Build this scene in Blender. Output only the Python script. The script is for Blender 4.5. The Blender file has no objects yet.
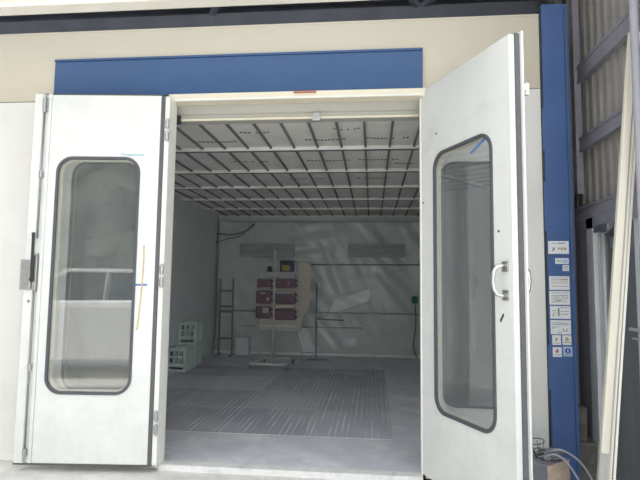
import bpy, bmesh, math, random
from mathutils import Vector, Matrix, noise
random.seed(7)
PI = math.pi
SC = bpy.context.scene
COL = SC.collection

# ------------------------------------------------------------------ materials
def lin(c):
    return tuple(((v / 255) / 12.92 if v / 255 <= .04045 else ((v / 255 + .055) / 1.055) ** 2.4) for v in c)

def mat(name, rgb, rough=.6, metal=0., var=.06, scale=6., bump=0., bscale=None, stretch=(1, 1, 1), spec=.5,
        dirt=None, dirt_amt=0., dirt_scale=2., coat=0., low=None):
    m = bpy.data.materials.new(name); m.use_nodes = True
    nt = m.node_tree; N = nt.nodes; L = nt.links
    b = N['Principled BSDF']
    b.inputs['Roughness'].default_value = rough
    b.inputs['Metallic'].default_value = metal
    b.inputs['Specular IOR Level'].default_value = spec
    b.inputs['Coat Weight'].default_value = coat
    tc = N.new('ShaderNodeTexCoord'); mp = N.new('ShaderNodeMapping')
    mp.inputs['Scale'].default_value = stretch
    L.new(tc.outputs['Object'], mp.inputs['Vector'])
    nz = N.new('ShaderNodeTexNoise'); nz.inputs['Scale'].default_value = scale
    nz.inputs['Detail'].default_value = 5; nz.inputs['Roughness'].default_value = .6
    L.new(mp.outputs[0], nz.inputs['Vector'])
    cr = N.new('ShaderNodeValToRGB'); c = lin(rgb)
    e = cr.color_ramp.elements
    e[0].position = .3; e[0].color = (*[max(0, v * (1 - var * 2)) for v in c], 1)
    e[1].position = .7; e[1].color = (*[min(1, v * (1 + var)) for v in c], 1)
    L.new(nz.outputs['Fac'], cr.inputs['Fac'])
    out = cr.outputs['Color']
    if dirt:
        n2 = N.new('ShaderNodeTexNoise'); n2.inputs['Scale'].default_value = dirt_scale
        n2.inputs['Detail'].default_value = 8; n2.inputs['Roughness'].default_value = .7
        L.new(mp.outputs[0], n2.inputs['Vector'])
        r2 = N.new('ShaderNodeValToRGB'); r2.color_ramp.elements[0].position = .5
        r2.color_ramp.elements[1].position = .75
        r2.color_ramp.elements[1].color = (dirt_amt,) * 3 + (1,)
        if low:   # wear gathers where feet and trolleys touch, below about a metre
            sp_ = N.new('ShaderNodeSeparateXYZ'); L.new(tc.outputs['Object'], sp_.inputs[0])
            ml_ = N.new('ShaderNodeMapRange'); ml_.inputs['From Min'].default_value = 0; ml_.inputs['From Max'].default_value = low
            ml_.inputs['To Min'].default_value = .17; ml_.inputs['To Max'].default_value = 0.
            L.new(sp_.outputs['Z'], ml_.inputs['Value'])
            ad_ = N.new('ShaderNodeMath'); L.new(n2.outputs['Fac'], ad_.inputs[0]); L.new(ml_.outputs['Result'], ad_.inputs[1])
            L.new(ad_.outputs[0], r2.inputs['Fac'])
        else:
            L.new(n2.outputs['Fac'], r2.inputs['Fac'])
        mx = N.new('ShaderNodeMix'); mx.data_type = 'RGBA'
        L.new(r2.outputs['Color'], mx.inputs['Factor']); L.new(out, mx.inputs['A'])
        mx.inputs['B'].default_value = (*lin(dirt), 1)
        out = mx.outputs['Result']
    L.new(out, b.inputs['Base Color'])
    if bump:
        nb = N.new('ShaderNodeTexNoise'); nb.inputs['Scale'].default_value = bscale or scale * 4
        nb.inputs['Detail'].default_value = 6
        L.new(mp.outputs[0], nb.inputs['Vector'])
        bp = N.new('ShaderNodeBump'); bp.inputs['Strength'].default_value = bump
        bp.inputs['Distance'].default_value = .02
        L.new(nb.outputs['Fac'], bp.inputs['Height']); L.new(bp.outputs[0], b.inputs['Normal'])
    return m

def glass_mat(name, tint=(250, 251, 251), ior=2.1, rough=.0, dust=.035):
    m = bpy.data.materials.new(name); m.use_nodes = True
    nt = m.node_tree; N = nt.nodes; L = nt.links
    N.remove(N['Principled BSDF'])
    fr = N.new('ShaderNodeFresnel'); fr.inputs['IOR'].default_value = ior
    tr = N.new('ShaderNodeBsdfTransparent'); tr.inputs['Color'].default_value = (*lin(tint), 1)
    gl = N.new('ShaderNodeBsdfGlossy'); gl.inputs['Roughness'].default_value = rough
    mx = N.new('ShaderNodeMixShader')
    ge = N.new('ShaderNodeNewGeometry'); sb = N.new('ShaderNodeMath'); sb.operation = 'SUBTRACT'; sb.inputs[0].default_value = 1
    L.new(ge.outputs['Backfacing'], sb.inputs[1])
    ml = N.new('ShaderNodeMath'); ml.operation = 'MULTIPLY'
    L.new(fr.outputs[0], ml.inputs[0]); L.new(sb.outputs[0], ml.inputs[1])   # reflect only at the outer face of the pane
    L.new(ml.outputs[0], mx.inputs[0]); L.new(tr.outputs[0], mx.inputs[1]); L.new(gl.outputs[0], mx.inputs[2])
    # fine paint dust lying on the pane
    tc = N.new('ShaderNodeTexCoord'); nz = N.new('ShaderNodeTexNoise'); nz.inputs['Scale'].default_value = 14; nz.inputs['Detail'].default_value = 9; nz.inputs['Roughness'].default_value = .8
    L.new(tc.outputs['Object'], nz.inputs['Vector'])
    mr = N.new('ShaderNodeMapRange'); mr.inputs['From Min'].default_value = .3; mr.inputs['From Max'].default_value = .75
    mr.inputs['To Min'].default_value = dust * .6; mr.inputs['To Max'].default_value = dust * 1.6
    L.new(nz.outputs['Fac'], mr.inputs['Value'])
    df = N.new('ShaderNodeBsdfDiffuse'); df.inputs['Color'].default_value = (.62, .63, .63, 1)
    m2 = N.new('ShaderNodeMixShader'); L.new(mr.outputs['Result'], m2.inputs[0]); L.new(mx.outputs[0], m2.inputs[1]); L.new(df.outputs[0], m2.inputs[2])
    L.new(m2.outputs[0], N['Material Output'].inputs['Surface'])
    return m

M = {}
M['facade'] = mat('facade_panel_paint', (233, 232, 228), .5, var=.02, scale=1.5, dirt=(190, 186, 176), dirt_amt=.25, dirt_scale=1.2)
M['door'] = mat('door_paint', (230, 232, 229), .42, var=.01, scale=3, dirt=(172, 170, 164), dirt_amt=.24, low=1.3, dirt_scale=3.2)
M['door_in'] = mat('door_reveal_paint', (222, 220, 208), .5, var=.02)
M['upper'] = mat('upper_beige_paint', (208, 201, 184), .5, var=.02, scale=1.5)
M['jamb'] = mat('jamb_paint', (236, 236, 230), .45, var=.02)
M['cream'] = mat('cream_paint', (232, 226, 206), .5, var=.02)
M['gasket'] = mat('rubber_gasket', (84, 86, 92), .55, var=.05)
M['seal'] = mat('grey_brush_seal', (98, 99, 102), .8, var=.08, scale=30)
M['blue'] = mat('blue_enamel', (52, 86, 132), .38, var=.03, scale=2.5, dirt=(90, 110, 150), dirt_amt=.15)
M['bluecol'] = mat('blue_column_enamel', (72, 103, 156), .42, var=.04, scale=2.5, dirt=(80, 100, 140), dirt_amt=.2)
M['steel'] = mat('brushed_steel', (185, 186, 186), .35, metal=.85, var=.06, scale=25)
M['galv'] = mat('galvanised_rod', (150, 152, 152), .5, metal=.6, var=.08, scale=30)
M['dark'] = mat('dark_metal', (62, 64, 68), .5, metal=.3, var=.08)
M['chrome'] = mat('satin_handle', (205, 206, 204), .25, metal=.9, var=.03)
M['glass'] = glass_mat('window_glass', ior=2.25)
M['wallglass'] = glass_mat('booth_window_glass', tint=(235, 237, 238), ior=1.9, dust=.08)
M['lampdark'] = mat('grey_green_plastic', (140, 152, 148), .4)  # muted grey-green of the rolled sheet edge and air pipe
M['lampbody'] = mat('grey_lamp_housing', (184, 189, 188), .5)
M['film'] = mat('dusty_grey_film', (112, 116, 118), .8, var=.05, scale=40, dirt=(150, 154, 154), dirt_amt=.35, dirt_scale=50)
M['bluetape'] = mat('blue_masking_tape', (84, 128, 190), .7, var=.03)
M['paletape'] = mat('pale_blue_tape', (172, 196, 208), .7, var=.03)
M['rust'] = mat('ochre_scrape', (206, 186, 140), .8, var=.08, scale=30)
M['red'] = mat('red_brown_tape', (176, 122, 104), .7)
M['bwall'] = mat('booth_wall_paint', (226, 230, 231), .6, var=.04, scale=2, dirt=(205, 208, 210), dirt_amt=.4)
M['filter'] = mat('ceiling_filter_cloth', (232, 230, 224), .9, var=.05, scale=3, bump=.2, bscale=60)
M['rib'] = mat('rib_paint_and_bar_shade', (122, 123, 126), .6, var=.05)  # rib paint, also used for the shade under the crossbars
M['xbar'] = mat('ceiling_crossbar_paint', (246, 246, 243), .45, var=.03)
M['print'] = mat('grey_ink', (88, 88, 88), .8)
M['lintel'] = mat('lintel_paint', (182, 181, 174), .5, var=.02)
M['ground'] = mat('outdoor_concrete', (232, 229, 224), .85, var=.06, scale=8, bump=.4, bscale=70, dirt=(190, 187, 182), dirt_amt=.5, dirt_scale=3)
M['sill'] = mat('worn_white_sill', (232, 232, 230), .6, var=.03, scale=8, dirt=(165, 163, 160), dirt_amt=.5, dirt_scale=9)
M['corr'] = mat('weathered_grey_sheet', (166, 162, 156), .7, var=.08, scale=3, dirt=(138, 130, 122), dirt_amt=.4)
M['girt'] = mat('grey_girt_steel', (160, 158, 168), .6, var=.06)
M['post'] = mat('brown_grey_post', (132, 127, 124), .8, var=.1, scale=8)
M['roof'] = mat('grey_roof_sheet', (126, 131, 144), .7, var=.08, scale=4)
M['rafter'] = mat('roof_steel', (144, 149, 162), .6, var=.06)
M['beam'] = mat('cream_beam', (238, 234, 222), .5, var=.02, dirt=(190, 184, 170), dirt_amt=.3)
M['alu'] = mat('aluminium_frame', (226, 228, 230), .5, metal=.1, var=.04)
M['board'] = mat('cream_timber_board', (226, 222, 208), .6, var=.05, scale=3, stretch=(8, 8, .6))
M['boardgrey'] = mat('grey_timber', (176, 176, 174), .7, var=.06, scale=3, stretch=(8, 8, .6))
M['boardbrown'] = mat('brown_groove', (150, 138, 128), .7, var=.05)
M['paper'] = mat('sticker_paper', (236, 238, 240), .5, var=.01)
M['paperblue'] = mat('sticker_pale_blue', (176, 200, 232), .5, var=.01)
M['ink'] = mat('sticker_ink', (120, 122, 132), .7)
M['inkblue'] = mat('sticker_blue_ink', (52, 82, 170), .6)
M['inkgreen'] = mat('sticker_green_ink', (120, 160, 130), .6)
M['inkred'] = mat('sticker_red_ink', (190, 110, 110), .6)
M['inktan'] = mat('sticker_tan_ink', (190, 176, 140), .6)
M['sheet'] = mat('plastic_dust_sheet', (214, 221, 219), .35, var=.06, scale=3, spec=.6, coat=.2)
M['sheetglare'] = mat('painted_plastic_glare', (252, 254, 252), .3, var=.05, spec=.6, coat=.3)  # glare on the sheeting, put into a paler colour
M['tube'] = mat('dark_steel_tube', (142, 144, 146), .5, metal=.3)
M['stand'] = mat('grey_stand_steel', (215, 217, 215), .5, metal=.1, var=.06)
M['maroon'] = mat('dark_maroon_plastic', (116, 92, 102), .45, var=.1, scale=10)
M['kraft'] = mat('beige_masking_paper', (196, 192, 182), .75, var=.06, scale=5, bump=.3, bscale=10)
M['pale'] = mat('pale_grey_card', (176, 178, 180), .7, var=.05)
M['crate'] = mat('pale_green_crate_plastic', (206, 220, 216), .5, var=.05)
M['crate_dark'] = mat('crate_cavity', (70, 76, 78), .7)
M['green'] = mat('green_plastic', (40, 120, 92), .5)
M['navy'] = mat('navy_label', (60, 72, 120), .6)
M['yellow'] = mat('yellow_label', (150, 142, 90), .6)
M['concrete'] = mat('weathered_block', (140, 142, 150), .9, var=.1, scale=14, bump=.5, dirt=(196, 150, 122), dirt_amt=.8, dirt_scale=7)
M['tanface'] = mat('worn_tan_face', (196, 176, 160), .9, var=.08, scale=10, bump=.3, dirt=(160, 160, 164), dirt_amt=.7, dirt_scale=6)
M['mossy'] = mat('mossy_block', (118, 116, 108), .9, var=.15, scale=9, bump=.5, dirt=(96, 100, 70), dirt_amt=.6, dirt_scale=6)
M['cable'] = mat('grey_cable', (168, 170, 178), .5, var=.03)
M['cabledark'] = mat('dark_cable', (58, 60, 64), .5, var=.03)
M['carwhite'] = mat('white_car_paint', (240, 241, 242), .25, var=.01, coat=.6)
M['cardark'] = mat('car_black_trim', (34, 36, 38), .5)
M['carglass'] = mat('car_dark_glass', (40, 46, 50), .08, spec=.8)
M['lamp'] = mat('car_headlight_lens', (214, 220, 224), .1, spec=.9, coat=.5)
M['tyre'] = mat('tyre_rubber', (32, 32, 33), .8)
M['hedge'] = mat('hedge_leaves', (92, 98, 90), .9, var=.2, scale=9, bump=.8, bscale=20)
M['darkglass'] = mat('dark_door_glass', (128, 132, 134), .12, spec=.7, var=.1, scale=1.2, stretch=(1, 6, .6))

# floor materials
def floor_mats():
    m = mat('booth_floor_plate', (218, 218, 226), .55, var=.07, scale=3, stretch=(1, 1, 1), bump=.15,
            dirt=(250, 250, 250), dirt_amt=1.0, dirt_scale=1.9)
    g = bpy.data.materials.new('floor_grate_strips'); g.use_nodes = True
    nt = g.node_tree; N = nt.nodes; L = nt.links; b = N['Principled BSDF']
    b.inputs['Roughness'].default_value = .55
    tc = N.new('ShaderNodeTexCoord')
    sx = N.new('ShaderNodeSeparateXYZ'); L.new(tc.outputs['Object'], sx.inputs[0])
    # thin pale strips running into the booth, worn in patches
    mul = N.new('ShaderNodeMath'); mul.operation = 'MULTIPLY'; mul.inputs[1].default_value = 1 / .062
    L.new(sx.outputs['X'], mul.inputs[0])
    fr = N.new('ShaderNodeMath'); fr.operation = 'FRACT'; L.new(mul.outputs[0], fr.inputs[0])
    lt = N.new('ShaderNodeMath'); lt.operation = 'LESS_THAN'; lt.inputs[1].default_value = .2
    L.new(fr.outputs[0], lt.inputs[0])
    mp = N.new('ShaderNodeMapping'); mp.inputs['Scale'].default_value = (6, .9, 1)
    L.new(tc.outputs['Object'], mp.inputs['Vector'])
    nz = N.new('ShaderNodeTexNoise'); nz.inputs['Scale'].default_value = 1.3; nz.inputs['Detail'].default_value = 6
    L.new(mp.outputs[0], nz.inputs['Vector'])
    rp = N.new('ShaderNodeValToRGB'); rp.color_ramp.elements[0].position = .42; rp.color_ramp.elements[1].position = .68
    L.new(nz.outputs['Fac'], rp.inputs['Fac'])
    m2 = N.new('ShaderNodeMath'); m2.operation = 'MULTIPLY'
    L.new(lt.outputs[0], m2.inputs[0]); L.new(rp.outputs['Color'], m2.inputs[1])
    # plates with slightly different tones
    bk = N.new('ShaderNodeTexBrick'); bk.offset = 0
    bk.inputs['Color1'].default_value = (*lin((166, 166, 177)), 1); bk.inputs['Color2'].default_value = (*lin((212, 212, 220)), 1)
    bk.inputs['Mortar'].default_value = (*lin((212, 212, 218)), 1)
    bk.inputs['Scale'].default_value = 1; bk.inputs['Mortar Size'].default_value = .006
    bk.inputs['Brick Width'].default_value = .885; bk.inputs['Row Height'].default_value = 1.06
    mp2 = N.new('ShaderNodeMapping'); mp2.inputs['Location'].default_value = (-.22 + 0.885 * 5, -1.0, 0)
    L.new(tc.outputs['Object'], mp2.inputs['Vector']); L.new(mp2.outputs[0], bk.inputs['Vector'])
    n3 = N.new('ShaderNodeTexNoise'); n3.inputs['Scale'].default_value = 1.4; n3.inputs['Detail'].default_value = 7
    L.new(tc.outputs['Object'], n3.inputs['Vector'])
    r3 = N.new('ShaderNodeValToRGB'); r3.color_ramp.elements[0].position = .48; r3.color_ramp.elements[1].position = .8
    r3.color_ramp.elements[1].color = (.55, .55, .55, 1)
    L.new(n3.outputs['Fac'], r3.inputs['Fac'])
    a = N.new('ShaderNodeMix'); a.data_type = 'RGBA'
    L.new(r3.outputs['Color'], a.inputs['Factor']); L.new(bk.outputs['Color'], a.inputs['A'])
    a.inputs['B'].default_value = (*lin((232, 232, 236)), 1)
    c = N.new('ShaderNodeMix'); c.data_type = 'RGBA'
    L.new(m2.outputs[0], c.inputs['Factor']); L.new(a.outputs['Result'], c.inputs['A'])
    c.inputs['B'].default_value = (*lin((250, 250, 252)), 1)
    L.new(c.outputs['Result'], b.inputs['Base Color'])
    return m, g
M['floor'], M['grate'] = floor_mats()

# ------------------------------------------------------------------ helpers
def obj(name, bm, m, parent=None, smooth=False, bevel=0., segs=2):
    bmesh.ops.recalc_face_normals(bm, faces=bm.faces)
    me = bpy.data.meshes.new(name); bm.to_mesh(me); bm.free()
    if isinstance(m, (list, tuple)):
        for k in m: me.materials.append(M[k])
    else:
        me.materials.append(M[m])
    if smooth:
        for p in me.polygons: p.use_smooth = True
    o = bpy.data.objects.new(name, me); COL.objects.link(o)
    if parent: o.parent = parent
    if bevel:
        b = o.modifiers.new('bevel', 'BEVEL'); b.width = bevel; b.segments = segs; b.limit_method = 'ANGLE'
    return o

def tag(o, label=None, cat=None, group=None, kind=None):
    if label: o['label'] = label
    if cat: o['category'] = cat
    if group: o['group'] = group
    if kind: o['kind'] = kind
    return o

def thing(name, label, cat, loc=(0, 0, 0), rz=0, group=None, kind=None):
    o = bpy.data.objects.new(name, None); COL.objects.link(o)
    o.location = loc; o.rotation_euler = (0, 0, rz); o.empty_display_size = .1
    return tag(o, label, cat, group, kind)

def B(bm, x0, x1, y0, y1, z0, z1, mi=0, rot=None):
    vs = [bm.verts.new((x, y, z)) for x in (x0, x1) for y in (y0, y1) for z in (z0, z1)]
    if rot is not None:
        c = Vector(((x0 + x1) / 2, (y0 + y1) / 2, (z0 + z1) / 2))
        for v in vs: v.co = rot @ (v.co - c) + c
    for f in ((0, 1, 3, 2), (4, 6, 7, 5), (0, 4, 5, 1), (2, 3, 7, 6), (0, 2, 6, 4), (1, 5, 7, 3)):
        bm.faces.new([vs[i] for i in f]).material_index = mi
    return vs

def box(name, x0, x1, y0, y1, z0, z1, m, parent=None, bevel=0.):
    bm = bmesh.new(); B(bm, x0, x1, y0, y1, z0, z1)
    return obj(name, bm, m, parent, bevel=bevel)

def T(bm, pts, r, n=10, caps=True):
    """tube along points"""
    pts = [Vector(p) for p in pts]; rings = []
    up = None
    for i, p in enumerate(pts):
        a = pts[max(0, i - 1)]; b = pts[min(len(pts) - 1, i + 1)]
        d = (b - a).normalized()
        if up is None:
            up = Vector((0, 0, 1)) if abs(d.z) < .9 else Vector((1, 0, 0))
        s = d.cross(up).normalized(); u = s.cross(d).normalized(); up = u
        rr = r[i] if isinstance(r, (list, tuple)) else r
        rings.append([bm.verts.new(p + s * rr * math.cos(2 * PI * k / n) + u * rr * math.sin(2 * PI * k / n)) for k in range(n)])
    for a, b in zip(rings, rings[1:]):
        for k in range(n): bm.faces.new((a[k], a[(k + 1) % n], b[(k + 1) % n], b[k]))
    if caps:
        bm.faces.new(rings[0]); bm.faces.new(rings[-1])

def bar(bm, a, b, w, h):
    """rectangular bar between two points"""
    a = Vector(a); b = Vector(b); d = (b - a).normalized()
    up = Vector((0, 0, 1)) if abs(d.z) < .9 else Vector((0, 1, 0))
    s = d.cross(up).normalized(); u = s.cross(d)
    v = [bm.verts.new(p + s * i * w / 2 + u * j * h / 2) for p in (a, b) for i in (-1, 1) for j in (-1, 1)]
    for f in ((0, 1, 3, 2), (4, 6, 7, 5), (0, 4, 5, 1), (2, 3, 7, 6), (0, 2, 6, 4), (1, 5, 7, 3)):
        bm.faces.new([v[i] for i in f])

def rr(x0, x1, z0, z1, r, n=8):
    """rounded rectangle loop, (x,z) points"""
    P = []
    for cx, cz, a0 in ((x1 - r, z1 - r, 0), (x0 + r, z1 - r, 90), (x0 + r, z0 + r, 180), (x1 - r, z0 + r, 270)):
        for k in range(n + 1):
            a = math.radians(a0 + 90 * k / n)
            P.append((cx + r * math.cos(a), cz + r * math.sin(a)))
    return P

def slab(bm, outer, holes, y0, y1):
    """plate in the x-z plane with holes, from depth y0 to y1"""
    loops = [outer] + holes
    sides = []
    for y in (y0, y1):
        edges = []; lv = []
        for lp in loops:
            vs = [bm.verts.new((x, y, z)) for x, z in lp]
            lv.append(vs)
            edges += [bm.edges.new((vs[i], vs[(i + 1) % len(vs)])) for i in range(len(vs))]
        if holes: bmesh.ops.triangle_fill(bm, use_beauty=True, use_dissolve=False, edges=edges)
        else: bm.faces.new(lv[0])
        sides.append(lv)
    for a, b in zip(*sides):
        for i in range(len(a)):
            j = (i + 1) % len(a)
            bm.faces.new((a[i], a[j], b[j], b[i]))

def band(bm, inner, outer, y0, y1):
    """ring between two loops of equal count"""
    R = [[bm.verts.new((x, y, z)) for x, z in lp] for y in (y0, y1) for lp in (inner, outer)]
    n = len(inner)
    for i in range(n):
        j = (i + 1) % n
        for a, b in ((0, 1), (1, 3), (3, 2), (2, 0)):
            bm.faces.new((R[a][i], R[a][j], R[b][j], R[b][i]))

def extrude_poly(bm, pts, axis, a0, a1):
    """polygon (u,v) extruded along an axis: 'x' -> (y,z), 'y' -> (x,z), 'z' -> (x,y)"""
    def P(u, v, a): return {'x': (a, u, v), 'y': (u, a, v), 'z': (u, v, a)}[axis]
    r0 = [bm.verts.new(P(u, v, a0)) for u, v in pts]; r1 = [bm.verts.new(P(u, v, a1)) for u, v in pts]
    bm.faces.new(r0); bm.faces.new(r1)
    for i in range(len(pts)):
        j = (i + 1) % len(pts); bm.faces.new((r0[i], r0[j], r1[j], r1[i]))

def structure(o, label=None):
    o['kind'] = 'structure'
    if label: o['label'] = label
    return o

# ------------------------------------------------------------------ ground, booth shell
structure(box('ground', -40, 40, -70, 12, -.25, -.02, 'ground'), 'pale grey concrete yard in front of the booth')
structure(box('floor', -3.55, 1.36, .0, 7.4, -.02, 0, 'floor'), 'grey scuffed booth floor')
fl = bpy.data.objects['floor']
box('floor_grating', -3.32, .22, 1.0, 5.24, .0005, .003, 'grate', fl)

# facade wall with the door opening
bm = bmesh.new()
WL = rr(-2.635, -1.925, .59, 2.555, .12); WR = rr(.552, 1.19, .555, 2.52, .12)
slab(bm, [(-5.2, -.015), (-1.735, -.015), (-1.735, 3.76), (-5.2, 3.76)], [WL], 0, .06)
slab(bm, [(.405, -.015), (1.364, -.015), (1.364, 3.76), (.405, 3.76)], [WR], 0, .06)
B(bm, -1.735, .405, 0, .06, 3.135, 3.76)
wf = structure(obj('wall_front', bm, 'facade'), 'off-white metal panel front of the booth')
bm = bmesh.new()
B(bm, -5.2, -1.8, -.003, .001, 3.117, 3.121); B(bm, .5, 1.364, -.003, .001, 3.125, 3.129)
B(bm, -5.2, -1.8, -.003, .001, 3.116, 3.118)
obj('panel_seam', bm, 'seal', wf)
bm = bmesh.new(); B(bm, -5.2, 1.364, -.002, 0, 3.489, 3.755); B(bm, -5.2, -2.84, -.002, 0, 3.121, 3.489); B(bm, .415, 1.364, -.002, 0, 3.129, 3.489)
obj('upper_panel', bm, 'upper', wf)
box('base_channel', -5.2, -1.78, -.012, .0, -.015, .05, 'jamb', wf)
bm = bmesh.new(); B(bm, -5.2, 1.364, -.006, .06, 3.745, 3.7615)
obj('coping_strip', bm, 'upper', wf)

for k_, (a, b, c, d) in enumerate(((-2.635, -1.925, .59, 2.555), (.552, 1.19, .555, 2.52))):
    wn = structure(thing('window_%d' % (k_ + 1), 'rounded window in the booth front behind the %s door leaf' % ('left', 'right')[k_], None), None); wn['kind'] = 'structure'
    bm = bmesh.new(); slab(bm, rr(a + .004, b - .004, c + .004, d - .004, .12), [], .008, .012); obj('window_pane', bm, 'wallglass', wn)
    bm = bmesh.new(); slab(bm, rr(a - .004, b + .004, c - .004, d + .004, .12), [], .062, .066); obj('rear_film', bm, 'film', wn)
    bm = bmesh.new(); band(bm, rr(a + .012, b - .012, c + .012, d - .012, .11), rr(a - .004, b + .004, c - .004, d + .004, .124), -.006, .008); obj('window_gasket', bm, 'gasket', wn)
# booth inside
box('wall_left', -3.56, -3.5, .06, 7.4, 0, 3.76, 'bwall')
box('wall_right', 1.3, 1.36, .06, 7.4, 0, 3.76, 'bwall')
box('wall_back', -3.56, 1.36, 7.25, 7.31, 0, 3.76, 'bwall')
for n_, l_ in (('wall_left', 'grey left wall inside the booth'), ('wall_right', 'grey right wall inside the booth'), ('wall_back', 'grey back wall inside the booth')):
    structure(bpy.data.objects[n_], l_)
structure(box('trim_1', -3.56, 1.36, .06, 7.31, 3.761, 3.772, 'roof'), 'grey metal lid over the booth plenum')
ce = structure(box('ceiling', -3.5, 1.3, .30, 7.25, 3.066, 3.10, 'filter'), 'filter ceiling of the booth with metal grid')
for k in range(7):
    y = .31 + k * 1.158
    bm = bmesh.new(); B(bm, -3.5, 1.3, y - .02, y - .012, 3.026, 3.066)
    c_ = obj('crossbar', bm, 'xbar', ce, bevel=.002)
    bm = bmesh.new(); B(bm, -3.5, 1.3, y - .012, y + .085, 3.034, 3.066)  # unlit underside of the bar, its shade put into the grey colour
    obj('crossbar_shaded_face', bm, 'rib', c_)
for k in range(18):
    x = .19 + .268 * 4 - k * .268
    bm = bmesh.new(); B(bm, x - .011, x + .011, .33, 7.25, 3.044, 3.066)
    obj('rib', bm, 'rib', ce)
# faint arrow-and-letter printing on the filter cloth
random.seed(3)
def marks(bm, x, y, w, slope, n):
    for i in range(n):
        t = i / (n - 1)
        if random.random() < .22: continue
        cx = x + w * t; cy = y + slope * math.sin(t * PI) + random.uniform(-.006, .006)
        l = w / n * .36
        for q in range(2):
            B(bm, cx - l, cx + l, cy - .012 + q * .02, cy - .004 + q * .02, 3.0630, 3.066)
        B(bm, cx - l, cx - l + .006, cy - .018, cy + .02, 3.0630, 3.066)
for (x, y, w, n) in ((-1.35, .86, .32, 9), (-1.95, 1.18, .5, 12), (-.75, 1.16, .45, 12), (-.38, .80, .24, 8), (-.05, 1.14, .42, 12),
                     (.52, .8, .2, 6), (-1.75, 2.1, .5, 12), (-.8, 2.1, .5, 12), (-.2, 2.08, .5, 12), (.3, 2.3, .4, 9), (-1.2, 3.2, .5, 10), (-.2, 3.2, .5, 10)):
    bm = bmesh.new(); marks(bm, x, y, w, .03, n); obj('printed_marking', bm, 'print', ce)

# lintel inside the opening
bm = bmesh.new()
extrude_poly(bm, [(.07, 3.10), (.07, 3.13), (.30, 3.13), (.30, 2.975), (.16, 2.975), (.15, 3.01), (.13, 3.02)], 'x', -1.9, .6)
li = structure(obj('trim_2', bm, 'lintel'), 'grey inner lintel plate above the booth opening')
box('lintel_rail', -1.9, .6,   .125, .15, 2.955, 2.973, 'cream', li, bevel=.003)
for x in (-.487, -1.742):
    bm = bmesh.new(); B(bm, x - .03, x + .03, .10, .13, 2.96, 3.0); B(bm, x - .035, x + .035, .09, .13, 2.925, 2.955)
    B(bm, x - .012, x + .012, .085, .10, 2.94, 2.99)
    o = obj('roller_bracket', bm, 'steel' if x > -1 else 'dark', li, bevel=.003)
box('wall_over_ceiling_strip', -3.5, 1.3, .27, .30, 3.0, 3.765, 'bwall', li)

# door frame of the opening
fr = structure(thing('trim_3', 'cream painted frame around the booth opening', None), None)
fr['kind'] = 'structure'
box('frame_head', -1.765, .44, -.05, .07, 3.072, 3.14, 'cream', fr, bevel=.006)
box('frame_bead', -1.70, .40, -.062, -.05, 3.072, 3.09, 'jamb', fr, bevel=.003)
bm = bmesh.new(); B(bm, -1.75, -1.728, -.02, .07, -.01, 3.072); B(bm, -1.765, -1.742, -.045, .0, -.01, 3.10)
obj('frame_jamb', bm, 'jamb', fr, bevel=.005)
bm = bmesh.new(); B(bm, .392, .43, -.0, .07, -.01, 3.072)
obj('frame_jamb', bm, 'jamb', fr, bevel=.005)
bm = bmesh.new(); extrude_poly(bm, [(-.05, -.02), (.07, -.02), (.07, .022), (-.035, .022), (-.05, .008)], 'x', -1.735, .40)
obj('threshold', bm, 'sill', fr)
tp = box('tape_piece', -.665, -.475, -.066, -.05, 3.118, 3.134, 'red', fr)
tp['label'] = 'red-brown strip on the frame head'

# blue header fascia
hd = structure(thing('trim_4', 'long blue header fascia above the opening', None), None); hd['kind'] = 'structure'
box('fascia_plate', -2.84, .415, -.03, 0, 3.14, 3.488, 'blue', hd, bevel=.003)
box('fascia_lip', -2.84, .415, -.042, -.03, 3.47, 3.488, 'blue', hd)

# ------------------------------------------------------------------ doors
def door_leaf(root, u0, u1, z0, z1, w, th, depth):
    """leaf front face at local y=0 looking to -y; w=(a,b,c,d) window opening"""
    a, b, c, d = w
    bm = bmesh.new()
    slab(bm, [(u0, z0), (u1, z0), (u1, z1), (u0, z1)], [rr(a, b, c, d, .125)], 0, th)
    obj('leaf', bm, 'door', root, bevel=.004)
    bm = bmesh.new(); band(bm, rr(a + .014, b - .014, c + .014, d - .014, .113), rr(a - .010, b + .010, c - .010, d + .010, .134), -.010, .012)
    obj('window_gasket', bm, 'gasket', root, smooth=False, bevel=.004)
    bm = bmesh.new(); slab(bm, rr(a + .004, b - .004, c + .004, d - .004, .12), [], .008, .012)
    obj('window_pane', bm, 'glass', root)
    bm = bmesh.new(); band(bm, rr(a + .006, b - .006, c + .006, d - .006, .12), rr(a - .004, b + .004, c - .004, d + .004, .128), .014, depth)
    obj('window_reveal', bm, 'door_in', root)
    bm = bmesh.new(); band(bm, rr(a + .022, b - .022, c + .022, d - .022, .105), rr(a + .002, b - .002, c + .002, d - .002, .122), depth - .02, depth - .007)
    obj('rear_bead', bm, 'door_in', root)
    bm = bmesh.new(); slab(bm, rr(a + .004, b - .004, c + .004, d - .004, .12), [], depth - .006, depth - .003)
    obj('rear_pane', bm, 'glass', root)

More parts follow.
